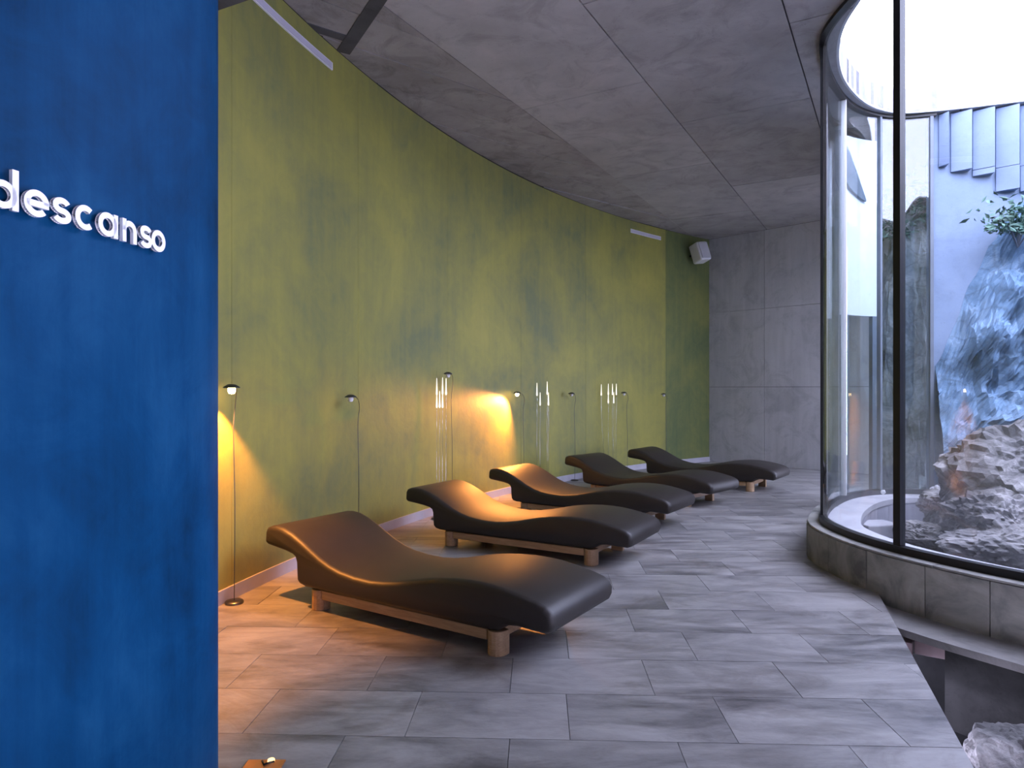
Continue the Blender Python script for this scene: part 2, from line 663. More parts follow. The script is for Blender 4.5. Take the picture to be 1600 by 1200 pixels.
# ------------------------------------------------------------------ setting: yellow wall
yw = struct(empty('wall_left'), 'tall curved wall of mottled yellow-green plaster', 'wall')
a0 = wall_ang(362)
step = 1.66 / WR
seams = [a0 - 4 * step, a0 - 3 * step, a0 - 2 * step, a0 - step, a0]
while seams[-1] + step < A_END - 0.03:
    seams.append(seams[-1] + step)
if seams[-1] > wall_ang(1040) - 0.075:
    seams.pop()
seams += [wall_ang(1040), A_END + 0.02]
for s0, s1 in zip(seams, seams[1:]):
    g = 0.0018 / WR
    n = 14
    arc = [wall_pt(s0 + g + (s1 - s0 - 2 * g) * i / n) for i in range(n + 1)]
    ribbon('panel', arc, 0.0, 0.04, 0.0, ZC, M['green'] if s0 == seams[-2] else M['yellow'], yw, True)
arc = [wall_pt(seams[0] + (seams[-1] - seams[0]) * i / 90) for i in range(91)]
ribbon('backing', arc, 0.04, 0.22, -0.02, ZC + 0.3, M['joint'], yw, True)
arc = [wall_pt(a0 - 1.2 * step + (A_END - a0 + 1.2 * step) * i / 80) for i in range(81)]
bb = ribbon('baseboard_left', arc, -0.014, 0.0, 0.0, 0.085, M['base'], None, True)
struct(bb, 'pale lilac baseboard along the curved yellow wall', 'baseboard')

# ------------------------------------------------------------------ setting: concrete back wall
bw = struct(empty('wall_back'), 'grey board-marked concrete wall at the far end', 'wall')
BN = Vector((-BW[1], BW[0]))                      # points away from the room


def along(s, off=0.0):
    return CORNER + BW * s + BN * off


rows = [(0.0, 1.36), (1.36, 2.71), (2.71, ZC)]
s = 0.0
k = 0
while s < 3.7:
    wdt = [1.05, 1.22, 1.22, 1.22][k] if k < 4 else 1.22
    for z0, z1 in rows:
        g = 0.003
        th = random.uniform(0.0, 0.006)
        poly = [along(s + g, -th), along(s + wdt - g, -th), along(s + wdt - g, 0.04), along(s + g, 0.04)]
        prism('panel', poly, z0 + g, z1 - g, M['backwall'], bw)
    s += wdt
    k += 1
poly = [along(-0.3, 0.04), along(3.92, 0.04), along(3.92, 0.25), along(-0.3, 0.25)]
prism('backing', poly, -0.02, ZC + 0.3, M['joint'], bw)

# ------------------------------------------------------------------ setting: floor
PN = Vector((1.55, -0.58)).normalized()           # outward normal of the straight floor edge over the pit
PC = PN.dot(Vector((1.59, 2.35)))
floor = struct(prism('floor', [(-2.6, -3.6), (1.05, -3.6), (1.05, 0.9), (2.30, 4.24), (2.62, 4.9), (10.5, 4.9),
                               (10.5, 13.6), (-2.6, 13.6)], -0.30, -0.02, M['joint']),
               'grey marble-like stone floor in staggered slabs', 'floor')
wall_hp = edges_of(hull([wall_pt(seams[0] + (A_END + 0.1 - seams[0]) * i / 40) for i in range(41)]
                        + [(12, -4), (12, 14), (5, 14)]))
back_hp = ((BN[0], BN[1]), BN.dot(CORNER))
patio_poly = hull([(p[0], p[1]) for p in offset(GP, -0.10)] + [(8.5, 5.4), (8.5, 2)])
patio_hp = edges_of(patio_poly)
TA = math.radians(-2.2)
TR = Matrix.Rotation(TA, 2)
TW, TL = 0.385, 0.62
row0 = 2.545
for r in range(-3, 27):
    y = row0 + r * TW
    ox = -0.46 + (0.31 if r % 2 else 0.0) + random.uniform(-0.07, 0.07)
    for cidx in range(-5, 13):
        x = ox + cidx * TL
        g = 0.0013
        poly = [(x + g, y + g), (x + TL - g, y + g), (x + TL - g, y + TW - g), (x + g, y + TW - g)]
        poly = [tuple(TR @ Vector(p)) for p in poly]
        cx = sum(p[0] for p in poly) / 4
        cy = sum(p[1] for p in poly) / 4
        if cx > 2.2 and cy < 4.3:
            poly = clip_in(poly, [((PN[0], PN[1]), PC)])
        else:
            poly = clip_in(poly, [((PN[0], PN[1]), PC)]) if cy < 4.3 else poly
        if len(poly) < 3:
            continue
        if cx > 4.6 and cy < 6.0:
            continue
        if clip_in(poly, patio_hp) and not clip_out(poly, patio_hp):
            continue
        poly = clip_in(poly, wall_hp)
        if len(poly) >= 3:
            poly = clip_half(poly, *back_hp)
        if len(poly) < 3 or abs(area(poly)) < 0.002:
            continue
        dz = random.uniform(-0.0006, 0.0006)
        prism('tile', poly, -0.03, 0.0 + dz, M['tile'], floor)

# ------------------------------------------------------------------ setting: ceiling
outer = [(-3.2, -3.6), (10.6, -3.6), (10.6, 5.1), (4.50, 7.16), (6.52, 9.72), (6.4, 14.0), (-3.2, 14.0)]
tess = tessellate_polygon([[Vector((*p, 0)) for p in outer], [Vector((*p, 0)) for p in OPH]])
pv = outer + OPH
npv = len(pv)
v = [(p[0], p[1], ZC + 0.02) for p in pv] + [(p[0], p[1], ZC + 0.24) for p in pv]
f = [tuple(t) for t in tess] + [tuple(i + npv for i in t[::-1]) for t in tess]
for base, cnt in ((0, len(outer)), (len(outer), len(OPH))):
    for i in range(cnt):
        j = base + (i + 1) % cnt
        f.append((base + i, j, npv + j, npv + base + i))
ceil = struct(mesh_obj('ceiling', v, f, M['joint']), 'bare concrete ceiling with formwork joints', 'ceiling')
# pale reveal around the opening
rv = [Vector(p) for p in OPH] + [Vector(OPH[0])]
ribbon('reveal', rv, 0.0, -0.02, ZC, ZC + 0.26, M['white_plaster'], ceil, False)
CN = Vector((math.cos(math.radians(29.5)), -math.sin(math.radians(29.5))))
CT = Vector((math.sin(math.radians(29.5)), math.cos(math.radians(29.5))))


def ceil_piece(poly, mat, name='panel', dz=0.0):
    poly = clip_in(poly, wall_hp)
    if len(poly) < 3:
        return
    poly = clip_half(poly, *back_hp)
    if len(poly) < 3 or abs(area(poly)) < 0.004:
        return
    if area(poly) < 0:
        poly = poly[::-1]
    hit = clip_in(poly, OP_HP)
    pcs = [poly] if len(hit) < 3 or abs(area(hit)) < 1e-4 else clip_out(poly, OP_HP)
    pcs = [q for pc in pcs for q in ([pc] if len(clip_in(pc, OUT_HP)) < 3 else clip_out(pc, OUT_HP))]
    if not pcs:
        return
    if not pcs:
        return
    pieces_obj(name, pcs, ZC + dz, ZC + 0.03, mat, ceil)


for k in range(0, 9):
    c0 = -3.216 + 1.25 * k
    t0 = [-4.1, -3.0, -2.0, -3.6, -2.5, -3.2, -2.8, -3.5, -3.0][k]
    for j in range(0, 8):
        ta = t0 + 2.5 * j
        g = 0.006
        poly = [CN * (c0 + g) + CT * (ta + g), CN * (c0 + 1.25 - g) + CT * (ta + g),
                CN * (c0 + 1.25 - g) + CT * (ta + 2.5 - g), CN * (c0 + g) + CT * (ta + 2.5 - g)]
        ceil_piece([tuple(p) for p in poly], M['ceiling'], dz=random.uniform(0, 0.003))
# narrow infill boards between the last panel joint and the yellow wall
DT = Vector((math.sin(math.radians(51)), math.cos(math.radians(51))))
DN = Vector((DT[1], -DT[0]))
for k in range(-22, 2):
    c0 = DN.dot(Vector((-1.06, 6.28))) + 0.47 * k + 0.47 * 4
    g = 0.009
    for ta, tb in ((-6.0, 14.0),):
        poly = [DN * (c0 + g) + DT * ta, DN * (c0 + 0.47 - g) + DT * ta, DN * (c0 + 0.47 - g) + DT * tb, DN * (c0 + g) + DT * tb]
        poly = clip_half([tuple(p) for p in poly], (CN[0], CN[1]), -3.216 - 0.004)
        if len(poly) >= 3:
            ceil_piece(poly, M['board'], 'board', dz=random.uniform(0, 0.016))

# dark stain on the concrete beside the wall, added as thin strips
for a_, b_, wd in (((-0.93, 4.80), (-1.38, 5.58), 0.055), ((-1.66, 5.10), (-1.30, 5.36), 0.045)):
    a_, b_ = Vector(a_), Vector(b_)
    tn = (b_ - a_).normalized()
    nn = Vector((-tn[1], tn[0])) * wd
    ceil_piece([tuple(a_ - nn), tuple(b_ - nn), tuple(b_ + nn), tuple(a_ + nn)], M['soffit'], 'stain_strip', dz=-0.003 if wd > 0.05 else -0.002)

# low dark soffit over the entry, where the blue wall meets it
sof = prism('ceiling_soffit', [(-2.2, 3.20), (-2.2, -3.4), (0.4, -3.4), (0.4, 2.0), (-0.80, 2.54), (-1.013, 2.624)], 2.8, 3.1, M['soffit'])
struct(sof, 'dark low soffit above the blue wall', 'ceiling')

# rear and right walls, behind the camera and out of frame
struct(box('wall_rear', (-3.2, 10.6, -3.75, -3.55, -0.3, ZC + 0.2), M['backwall']), 'concrete wall behind the viewer', 'wall')
struct(box('wall_right', (10.4, 10.6, -3.6, 5.3, -0.3, ZC + 0.2), M['backwall']), 'concrete wall at the far right', 'wall')


prism_l = [tuple(EW0), tuple(EW1), tuple(EW1 - ewn * 0.12), tuple(EW0 - ewn * 0.12)]
w2 = struct(empty('window_added'), 'unseen full-height window added behind the patio for daylight', 'window')  # added out of view to light the far concrete wall
prism('lintel', prism_l, 3.0, ZC, M['backwall'], w2)
for k in range(4):
    u0 = k * 0.325
    q0, q1 = EW0.lerp(EW1, u0), EW0.lerp(EW1, u0 + 0.025)
    prism('window_frame', [tuple(q0), tuple(q1), tuple(q1 - ewn * 0.06), tuple(q0 - ewn * 0.06)], 0.0, ZC, M['frame_black'], w2)
    if k < 3:
        q0, q1 = EW0.lerp(EW1, u0 + 0.026) - ewn * 0.025, EW0.lerp(EW1, u0 + 0.324) - ewn * 0.025
        prism('pane', [tuple(q0), tuple(q1), tuple(q1 - ewn * 0.01), tuple(q0 - ewn * 0.01)], 0.0, ZC, M['glass'], w2)


# ------------------------------------------------------------------ blue wall with sign
def blue_curve():
    d0, s1, rn = 1.85, 0.38, 0.09

    def th(s):
        if s < 0:
            return math.radians(6 - s * 9 / 0.41) if s > -1.9 else math.radians(6 + 1.9 * 9 / .41)
        if s < s1:
            return math.radians(6 - 29.3 * (s / s1) ** 4)
        return math.radians(6 - 29.3) - (s - s1) / rn
    ds = 0.01
    x, y, s_ = -0.518 * d0, d0, 0.0
    fw = [(s_, x, y)]
    while th(s_) > -math.pi * 0.98:
        t = th(s_ + ds / 2)
        x += math.sin(t) * ds
        y += math.cos(t) * ds
        s_ += ds
        fw.append((s_, x, y))
    x, y, s_ = -0.518 * d0, d0, 0.0
    bk = []
    while s_ > -2.0:
        t = th(s_ - ds / 2)
        x -= math.sin(t) * ds
        y -= math.cos(t) * ds
        s_ -= ds
        bk.append((s_, x, y))
    return bk[::-1] + fw


BC = blue_curve()
front = [(p[1], p[2]) for p in BC[::4]]
if front[-1] != (BC[-1][1], BC[-1][2]):
    front.append((BC[-1][1], BC[-1][2]))
last = Vector(front[-1])
firstp = Vector(front[0])
outline = front + [(firstp[0] - 0.35, firstp[1] + 0.05)]
v, f = prism_data(outline, 0.0, 2.8)
bwall = mesh_obj('wall_near', v, f, M['blue'], None, True)
m = bwall.modifiers.new('split', 'EDGE_SPLIT')
m.split_angle = 0.6
struct(bwall, 'curved cobalt blue plaster wall in the foreground', 'wall')


def arc2(cx, cy, r, a0_, a1_, n=22):
    return [(cx + r * math.cos(math.radians(a0_ + (a1_ - a0_) * i / n)), cy + r * math.sin(math.radians(a0_ + (a1_ - a0_) * i / n)))
            for i in range(n + 1)]


def ell2(cx, cy, rx, ry, a0_, a1_, n=18):
    return [(cx + rx * math.cos(math.radians(a0_ + (a1_ - a0_) * i / n)), cy + ry * math.sin(math.radians(a0_ + (a1_ - a0_) * i / n)))
            for i in range(n + 1)]


SW = 0.235       # stroke width, in x-heights
RB = 0.5 - SW / 2
GLYPH = {       # strokes of a geometric lower-case alphabet, x-height 1
    'o': [arc2(0, .5, RB, 0, 360, 32)],
    'd': [arc2(-.04, .5, RB, 0, 360, 32), [(.40, 0), (.40, 1.48)]],
    'a': [arc2(-.04, .5, RB, 0, 360, 32), [(.40, 0), (.40, 1.0)]],
    'c': [arc2(.04, .5, RB, 48, 312, 28)],
    'e': [arc2(0, .5, RB, 0, 318, 30), [(-RB, .49), (RB + .10, .49)]],
    'n': [[(-.34, 0), (-.34, 1.0)], arc2(0, .5, RB - .04, 180, 0, 18) + [(RB - .04, 0)]],
    's': [ell2(.0, .69, .265, .195, 22, 270, 18) + ell2(.0, .305, .285, .19, 90, -158, 18)],
}


def stroke(path, wd, closed):
    L, R = [], []
    n = len(path)
    for i in range(n):
        if closed:
            a, b = path[(i - 1) % (n - 1)], path[(i + 1) % (n - 1)]
        else:
            a, b = path[max(0, i - 1)], path[min(n - 1, i + 1)]
        t = Vector((b[0] - a[0], b[1] - a[1])).normalized()
        L.append((path[i][0] - t[1] * wd / 2, path[i][1] + t[0] * wd / 2))
        R.append((path[i][0] + t[1] * wd / 2, path[i][1] - t[0] * wd / 2))
    return L, R


def letter(ch, px, xh, zb, parent):
    # where the sight line meets the curved face
    best = min((q for q in BC if q[0] < 0.36 and q[2] > 0.5), key=lambda q: abs(q[1] / q[2] - ray(px)))
    i = BC.index(best)
    a, b = Vector(BC[i - 3][1:]), Vector(BC[i + 3][1:])
    t = (b - a).normalized()                      # reading direction
    nrm = Vector((t[1], -t[0]))                   # out of the wall, to the room
    o = Vector(best[1:])
    v, f = [], []
    sx = {'s': 1.05, 'c': 1.0, 'n': 0.95}.get(ch, 1.03)
    for path in GLYPH[ch]:
        closed = (Vector(path[0]) - Vector(path[-1])).length < 1e-4
        L, R = stroke(path, SW, closed)
        for i in range(len(path) - 1):
            k = len(v)
            for d in (0.012, 0.021):
                for q in (L[i], R[i], R[i + 1], L[i + 1]):
                    pt = o + t * (q[0] * xh * sx) + nrm * d
                    v.append((pt[0], pt[1], zb + q[1] * xh))
            f += [(k, k + 3, k + 2, k + 1), (k + 4, k + 5, k + 6, k + 7), (k, k + 1, k + 5, k + 4), (k + 2, k + 3, k + 7, k + 6)]
            if not closed and i == 0:
                f.append((k, k + 4, k + 7, k + 3))
            if not closed and i == len(path) - 2:
                f.append((k + 1, k + 2, k + 6, k + 5))
    lo_ = mesh_obj('letter', v, f, M['letter'], parent)
    # two short pins that carry the letter off the wall
    for q in ((0, 0.12), (0, 0.88)) if ch in 'oces' else ((0.36 * (1 if ch in 'da' else -1), 0.2), (0.36 * (1 if ch in 'da' else -1), 0.8)):
        p = o + t * (q[0] * xh * sx)
        p1 = p - nrm * 0.004
        p2 = p + nrm * 0.014
        vv, ff = tube_data([(p1[0], p1[1], zb + q[1] * xh), (p2[0], p2[1], zb + q[1] * xh)], 0.003, 6)
        mesh_obj('pin', vv, ff, M['steel'], lo_, True)


sign = empty('wall_sign', (BC[150][1], BC[150][2], 0))
tag(sign, 'raised white letters reading descanso on the blue wall', 'sign')
sign.location = (0, 0, 0)
XH = 0.0572
for ch, px in zip('descanso', (-6, 43, 88, 123, 157.5, 192, 217.5, 238)):
    letter(ch, px, XH, 1.669, sign)

# ------------------------------------------------------------------ wall fittings
for px0, px1, lab in ((398, 518, 'long pale linear strip light high on the yellow wall beside the blue wall'),
                      (985, 1032, 'short pale linear strip light high on the yellow wall near the speaker')):
    aa, ab = wall_ang(px0) if px0 > 400 else wall_ang(398) - 0.06, wall_ang(px1)
    t = tag(empty('strip_light'), lab, 'strip light', 'linear lights on the yellow wall')
    arc = [wall_pt(aa + (ab - aa) * i / 24) for i in range(25)]
    ribbon('housing', arc, -0.012, 0.0, 3.862, 3.922, M['white_plastic'], t, True)
    arc = [wall_pt(aa + (ab - aa) * (0.01 + 0.98 * i / 24)) for i in range(25)]
    ribbon('diffuser', arc, -0.016, -0.011, 3.870, 3.914, M['slot_white'], t, True)

# loudspeaker in the far corner
sp = Vector((ray(1094) * 12.0, 12.0, 3.72))
t = tag(empty('loudspeaker', sp), 'small white loudspeaker on a bracket in the corner under the ceiling', 'speaker')
t.rotation_euler = (math.radians(-14), math.radians(-8), math.radians(28))
box('cabinet', (-0.12, 0.12, -0.11, 0.12, -0.17, 0.17), M['white_plastic'], t, 0.03, 3)
box('grille', (-0.10, 0.10, -0.128, -0.105, -0.15, 0.15), M['grille'], t, 0.012)
tube('bracket', [(0, 0.11, 0.0), (-0.05, 0.24, 0.04), (-0.12, 0.36, 0.08)], 0.016, M['frame_black'], t)


# ------------------------------------------------------------------ loungers
def make_lounger():
    top = [(-.445, .37), (-.441, .42), (-.425, .447), (-.39, .459), (-.34, .463), (-.28, .457), (-.2, .433), (-.115, .396),
           (-.03, .353), (.045, .316), (.13, .284), (.217, .263), (.33, .25), (.451, .247), (.55, .256), (.653, .273),
           (.76, .298), (.858, .32), (.95, .335), (1.036, .345), (1.13, .351), (1.218, .351), (1.3, .346), (1.376, .336),
           (1.45, .323), (1.52, .308), (1.57, .293), (1.605, .270), (1.62, .240), (1.618, .205), (1.605, .178), (1.575, .165)]
    bot = [(1.5, .168), (1.42, .172), (1.36, .165), (1.33, .145), (1.30, .128), (1.2, .124), (0.9, .124), (0.6, .124), (0.3, .124),
           (0.0, .126), (-.08, .128), (-.125, .138), (-.147, .16), (-.152, .20), (-.155, .267), (-.165, .292), (-.19, .306),
           (-.25, .318), (-.33, .328), (-.42, .338), (-.44, .35)]
    W = 0.68
    root = empty('lounger')
    prof = top + bot
    n = len(prof)
    ins = [(0.0, 0.030), (0.006, 0.014), (0.018, 0.004), (0.036, 0.0)]
    ins = ins + [(W - a, b) for a, b in ins[::-1]]
    v, f = [], []
    # shrink each section towards the outline's inside for a rounded rim
    P = [Vector(p) for p in prof]
    nrm = []
    for i in range(n):
        tt = (P[(i + 1) % n] - P[i - 1]).normalized()
        nrm.append(Vector((tt[1], -tt[0])))
    if sum(P[i].dot(nrm[i]) for i in range(n)) < 0:
        nrm = [-q for q in nrm]
    for wv, sh in ins:
        for i in range(n):
            q = P[i] - Vector((nrm[i][0], nrm[i][1])) * -sh if False else P[i] - (-nrm[i] if False else nrm[i]) * sh
            v.append((q[0], wv, q[1]))
    m_ = len(ins)
    for j in range(m_ - 1):
        for i in range(n):
            k = (i + 1) % n
            f.append((j * n + i, j * n + k, (j + 1) * n + k, (j + 1) * n + i))
    f.append(tuple(range(n)))
    f.append(tuple((m_ - 1) * n + i for i in range(n - 1, -1, -1)))
    o = mesh_obj('cushion', v, f, M['leather'], root, True)
    md = o.modifiers.new('split', 'EDGE_SPLIT')
    md.split_angle = 0.9
    fr = M['wood']
    # D-shaped legs: round outwards
    for sx, d in ((0.0, -1), (1.275, 1)):
        for wy in (0.012, W - 0.012):
            iy = 1 if wy < W / 2 else -1
            poly = []
            for k in range(9):
                a = math.pi * k / 8
                poly.append((sx + 0.05 * math.cos(a) * 1.0, wy + 0.055 * iy - 0.055 * iy * math.sin(a)))
            poly += [(sx - 0.05, wy + 0.085 * iy), (sx + 0.05, wy + 0.085 * iy)]
            v_, f_ = prism_data(poly, 0.0, 0.122)
            bevel(mesh_obj('leg', v_, f_, fr, root), 0.004)
    for wy in (0.03, W - 0.03 - 0.04):
        box('side_rail', (0.045, 1.232, wy, wy + 0.04, 0.068, 0.122), fr, root, 0.004)
    for x in (-0.015, 1.255):
        box('cross_rail', (x, x + 0.04, 0.10, W - 0.10, 0.075, 0.122), fr, root, 0.004)
    return root


proto = make_lounger()
spots = [(-1.175, 4.015, -33.0, 'dark brown leather lounger nearest the viewer, beside the blue wall'),
         (-0.545, 5.68, -30.3, 'second dark leather lounger from the viewer, lit orange along its back'),
         (0.105, 7.12, -34.5, 'third dark leather lounger, its raised head glowing under the lit lamp'),
         (0.99, 8.50, -43.5, 'fourth dark leather lounger from the viewer, second from the concrete wall'),
         (2.00, 9.50, -36.5, 'farthest dark leather lounger, next to the grey concrete wall')]
for i, (x, y, a, lab) in enumerate(spots):
    o = proto if i == 0 else copy_tree(proto)
    o.location = (x, y, 0.0)
    o.rotation_euler = (0, 0, math.radians(a))
    tag(o, lab, 'lounger', 'wave-shaped loungers along the yellow wall')


# ------------------------------------------------------------------ reading lamps on thin stems
def make_lamp(px, pxs, py, lab, lit=None):
    """px: where the head shows; pxs: where the stem meets the floor in plan"""
    hp = wall_hit(px, 0.12)
    base = wall_hit(pxs, 0.07)
    zh = HC + (610 - py) / F * hp[1]
    t = tag(empty('reading_lamp', (base[0], base[1], 0)), lab, 'lamp', 'slender reading lamps by the yellow wall')
    rel = Vector((hp[0] - base[0], hp[1] - base[1], zh))
    lathe('base', [(0.001, 0.0), (0.055, 0.0), (0.055, 0.012), (0.048, 0.018), (0.001, 0.018)], M['dark_steel'], t)
    path = catmull([Vector((0, 0, 0.01)), Vector((0.004, 0.0, zh * 0.45)), Vector((-0.006, 0.004, zh * 0.8)),
                    Vector((0.012, -0.01, zh - 0.09)), Vector((0.5 * rel[0] + 0.02, 0.5 * rel[1], zh - 0.012)), rel], 8)
    tube('stem', path, 0.0027, M['dark_steel'], t, 8)
    hd = lathe('head', [(0.010, 0.024), (0.025, 0.021), (0.046, 0.007), (0.049, 0.0), (0.044, 0.0), (0.025, 0.013), (0.008, 0.016)],
               M['dark_steel'], t, 20, (rel[0], rel[1], rel[2] - 0.005))
    lathe('bulb', [(0.001, -0.036), (0.016, -0.032), (0.023, -0.016), (0.020, 0.004), (0.010, 0.016)],
          M['bulb_on'] if lit else M['white_plastic'], hd, 14, (rel[0], rel[1], rel[2] - 0.005))
    if lit:
        power, aim, size, blend = lit
        l = bpy.data.lights.new('lamp_light', 'SPOT')
        l.energy = power
        l.color = (1.0, 0.345, 0.07)
        l.spot_size = math.radians(size)
        l.spot_blend = blend
        l.shadow_soft_size = 0.02
        lo_ = bpy.data.objects.new('lamp_light', l)
        C.objects.link(lo_)
        lo_.parent = t
        lo_.location = (rel[0], rel[1], rel[2] - 0.05)
        lo_.rotation_euler = Vector(aim).to_track_quat('-Z', 'Y').to_euler()
    return t


make_lamp(362, 366, 605, 'lit reading lamp glowing orange next to the blue wall', (170, (-0.04, -0.04, -1.0), 106, 0.4))
make_lamp(548, 560, 620, 'unlit reading lamp on the yellow wall behind the nearest lounger')
make_lamp(700, 706, 584, 'unlit reading lamp at the top of the first rod cluster')
make_lamp(808, 818, 614, 'lit reading lamp casting a yellow glow behind the third lounger', (330, (-0.42, -0.50, -0.78), 124, 0.9))
make_lamp(893, 898, 615, 'unlit reading lamp right of the middle rod cluster')
make_lamp(975, 980, 614, 'unlit reading lamp right of the farthest rod cluster')
make_lamp(1037, 1041, 616, 'farthest unlit reading lamp near the green end of the yellow wall')


def rod_cluster(rods, inset, lab):
    c = wall_hit(sum(r[0] for r in rods) / len(rods), inset)
    t = tag(empty('light_rods', (c[0], c[1], 0)), lab, 'light rods', 'rod lights standing against the yellow wall')
    lathe('base', [(0.001, 0.0), (0.10, 0.0), (0.10, 0.014), (0.09, 0.02), (0.001, 0.02)], M['dark_steel'], t, 20)
    for k, (px, tip, glows) in enumerate(rods):
        d = c[1] + 0.02 * (k % 2)
        x = ray(px) * d - c[0]
        y = d - c[1]
        zt = HC + (610 - tip) / F * d
        x0 = max(-0.08, min(0.08, x))
        rod = tube('rod', [(x0, y, 0.01), (x, y, zt * 0.7), (x, y, zt)], [0.005, 0.0045, 0.002], M['clear_rod'], t, 8)
        for gy in glows:
            zg = HC + (610 - gy) / F * d
            tube('glow', [(x, y, zg - 0.022), (x, y, zg - 0.008), (x, y, zg + 0.04), (x, y, zg + 0.15)],
                 [0.005, 0.010, 0.007, 0.003], M['rod_glow'], rod, 8)


rod_cluster([(682.5, 580, (614, 634)), (687, 600, (634,)), (691.5, 582, (613, 634)), (697, 590, (614,))], 0.18,
            'cluster of four slender glowing rods behind the second lounger')
rod_cluster([(839, 590, (616,)), (844, 612, (631,)), (855, 588, (614,)), (857, 610, (631,))], 0.18,
            'cluster of slender glowing rods right of the lit lamp')
rod_cluster([(939.5, 592, (616,)), (950.5, 592, (615, 628)), (957, 592, (615,)), (959, 610, (628,)), (963, 592, (615,))], 0.18,
            'farthest cluster of slender glowing rods behind the fourth lounger')

# copper plate let into the floor in the foreground
fp = Vector((ray(407) * 2.33, 2.33, 0.0))
t = tag(empty('floor_light', fp), 'small copper floor light at the foot of the blue wall', 'floor light')
box('plate', (-0.066, 0.066, -0.075, 0.065, 0.0, 0.006), M['copper'], t, 0.002)
box('lens', (-0.03, 0.03, -0.035, 0.04, 0.004, 0.009), M['copper'], t, 0.002)
tube('clip', [(-0.012, 0.05, 0.008), (0.004, 0.02, 0.012), (0.03, 0.048, 0.008)], 0.004, M['frame_black'], t, 6)
lathe('bulb', [(0.001, 0.0), (0.013, 0.0), (0.012, 0.008), (0.001, 0.011)], M['plate_lamp'], t, 12, (0.018, 0.052, 0.005))

# ------------------------------------------------------------------ glass wall of the patio, curb and sill
CZ = 0.262
curb = struct(empty('wall_curb'), 'low curved stone curb under the glass', 'curb')
NSL = int(GLEN / 0.40)


def sub(pts, s0, s1, total, n=9):
    """points of the curve between two arc lengths"""
    out = []
    N = len(pts) - 1
    for i in range(n + 1):
        u = (s0 + (s1 - s0) * i / n) / total * N
        k = min(int(u), N - 1)
        out.append(pts[k].lerp(pts[k + 1], u - k))
    return out


s = 0.0
while s < GLEN - 0.05:
    L = min(random.choice((0.34, 0.40, 0.46)), GLEN - s)
    pr = random.uniform(0.0, 0.003)
    ribbon('slab', sub(GP, s + 0.002, s + L - 0.002, GLEN, 6), 0.085, 0.118 + pr, -0.06, CZ - 0.012, M['curb'], curb, True)
    s += L
ribbon('core', GP, -0.02, 0.085, -0.06, CZ - 0.004, M['joint'], curb, True)
s = 0.0
while s < GLEN - 0.05:
    L = min(0.92, GLEN - s)
    ribbon('coping', sub(GP, s + 0.002, s + L - 0.002, GLEN, 12), 0.030, 0.112, CZ - 0.008, CZ + 0.004, M['curb'], curb, True)
    s += L
ribbon('sill', GP, -0.27, -0.02, CZ - 0.05, CZ, M['sill'], curb, True)
inner = offset(GP, -0.25)
s = 0.0
inn, ilen = resample(inner, 0.05)
while s < ilen - 0.05:
    L = min(0.24, ilen - s)
    ribbon('facing_plank', sub(inn, s + 0.003, s + L - 0.003, ilen, 5), -0.012, 0.01, -0.05, CZ - 0.05, M['plank_wall'], curb, True)
    s += L

gw = struct(empty('window_1'), 'tall curved frameless glass wall around the rock patio', 'window')
ribbon('bottom_channel', GP, -0.03, 0.028, CZ, CZ + 0.05, M['frame_black'], gw, True)
ribbon('top_channel', GP, -0.03, 0.03, ZC - 0.03, ZC, M['frame_black'], gw, True)


def arc_at_px(px, far):
    """arc length where a sight line crosses the glass line (near or far crossing)"""
    r = ray(px)
    hits = []
    N = len(GP) - 1
    for i in range(N):
        a = GP[i][0] - r * GP[i][1]
        b = GP[i + 1][0] - r * GP[i + 1][1]
        if a * b <= 0:
            t = a / (a - b) if a != b else 0
            hits.append((GP[i].lerp(GP[i + 1], t)[1], (i + t) / N * GLEN))
    hits.sort()
    return (hits[-1] if far else hits[0])[1]


sil = min(range(len(GP)), key=lambda i: GP[i][0] / GP[i][1]) / (len(GP) - 1) * GLEN
joints = [0.02, arc_at_px(1404.5, False), sil, arc_at_px(1318, True), arc_at_px(1374, True), GLEN - 0.02]
for j0, j1 in zip(joints, joints[1:]):
    n = max(6, int((j1 - j0) / 0.06))
    ribbon('pane', sub(GP, j0 + 0.006, j1 - 0.006, GLEN, n), -0.006, 0.006, CZ + 0.045, ZC - 0.025, M['glass'], gw, True)
for j, wd, mt in ((joints[1], 0.026, 'frame_black'), (joints[2], 0.010, 'frame_black'), (joints[3], 0.005, 'white_plastic'),
                  (joints[4], 0.013, 'shade_dark'), (joints[5] - 0.02, 0.015, 'shade_dark')):
    ribbon('mullion', sub(GP, j - wd, j + wd, GLEN, 3), -0.025, 0.020, CZ + 0.04, ZC - 0.02, M[mt], gw)

# ------------------------------------------------------------------ patio: ground, back wall, cladding, cliff, rocks
gpoly = [tuple(p) for p in offset(GP, -0.2)] + [(6.2, 6.3), (9.4, 5.2), (9.4, 1.0), (5.0, 1.2)]
gv, gf = prism_data(gpoly, -0.25, 0.03)
gnd = struct(mesh_obj('floor_patio', gv, gf, M['ground']), 'pale gravel floor of the rock patio', 'floor')

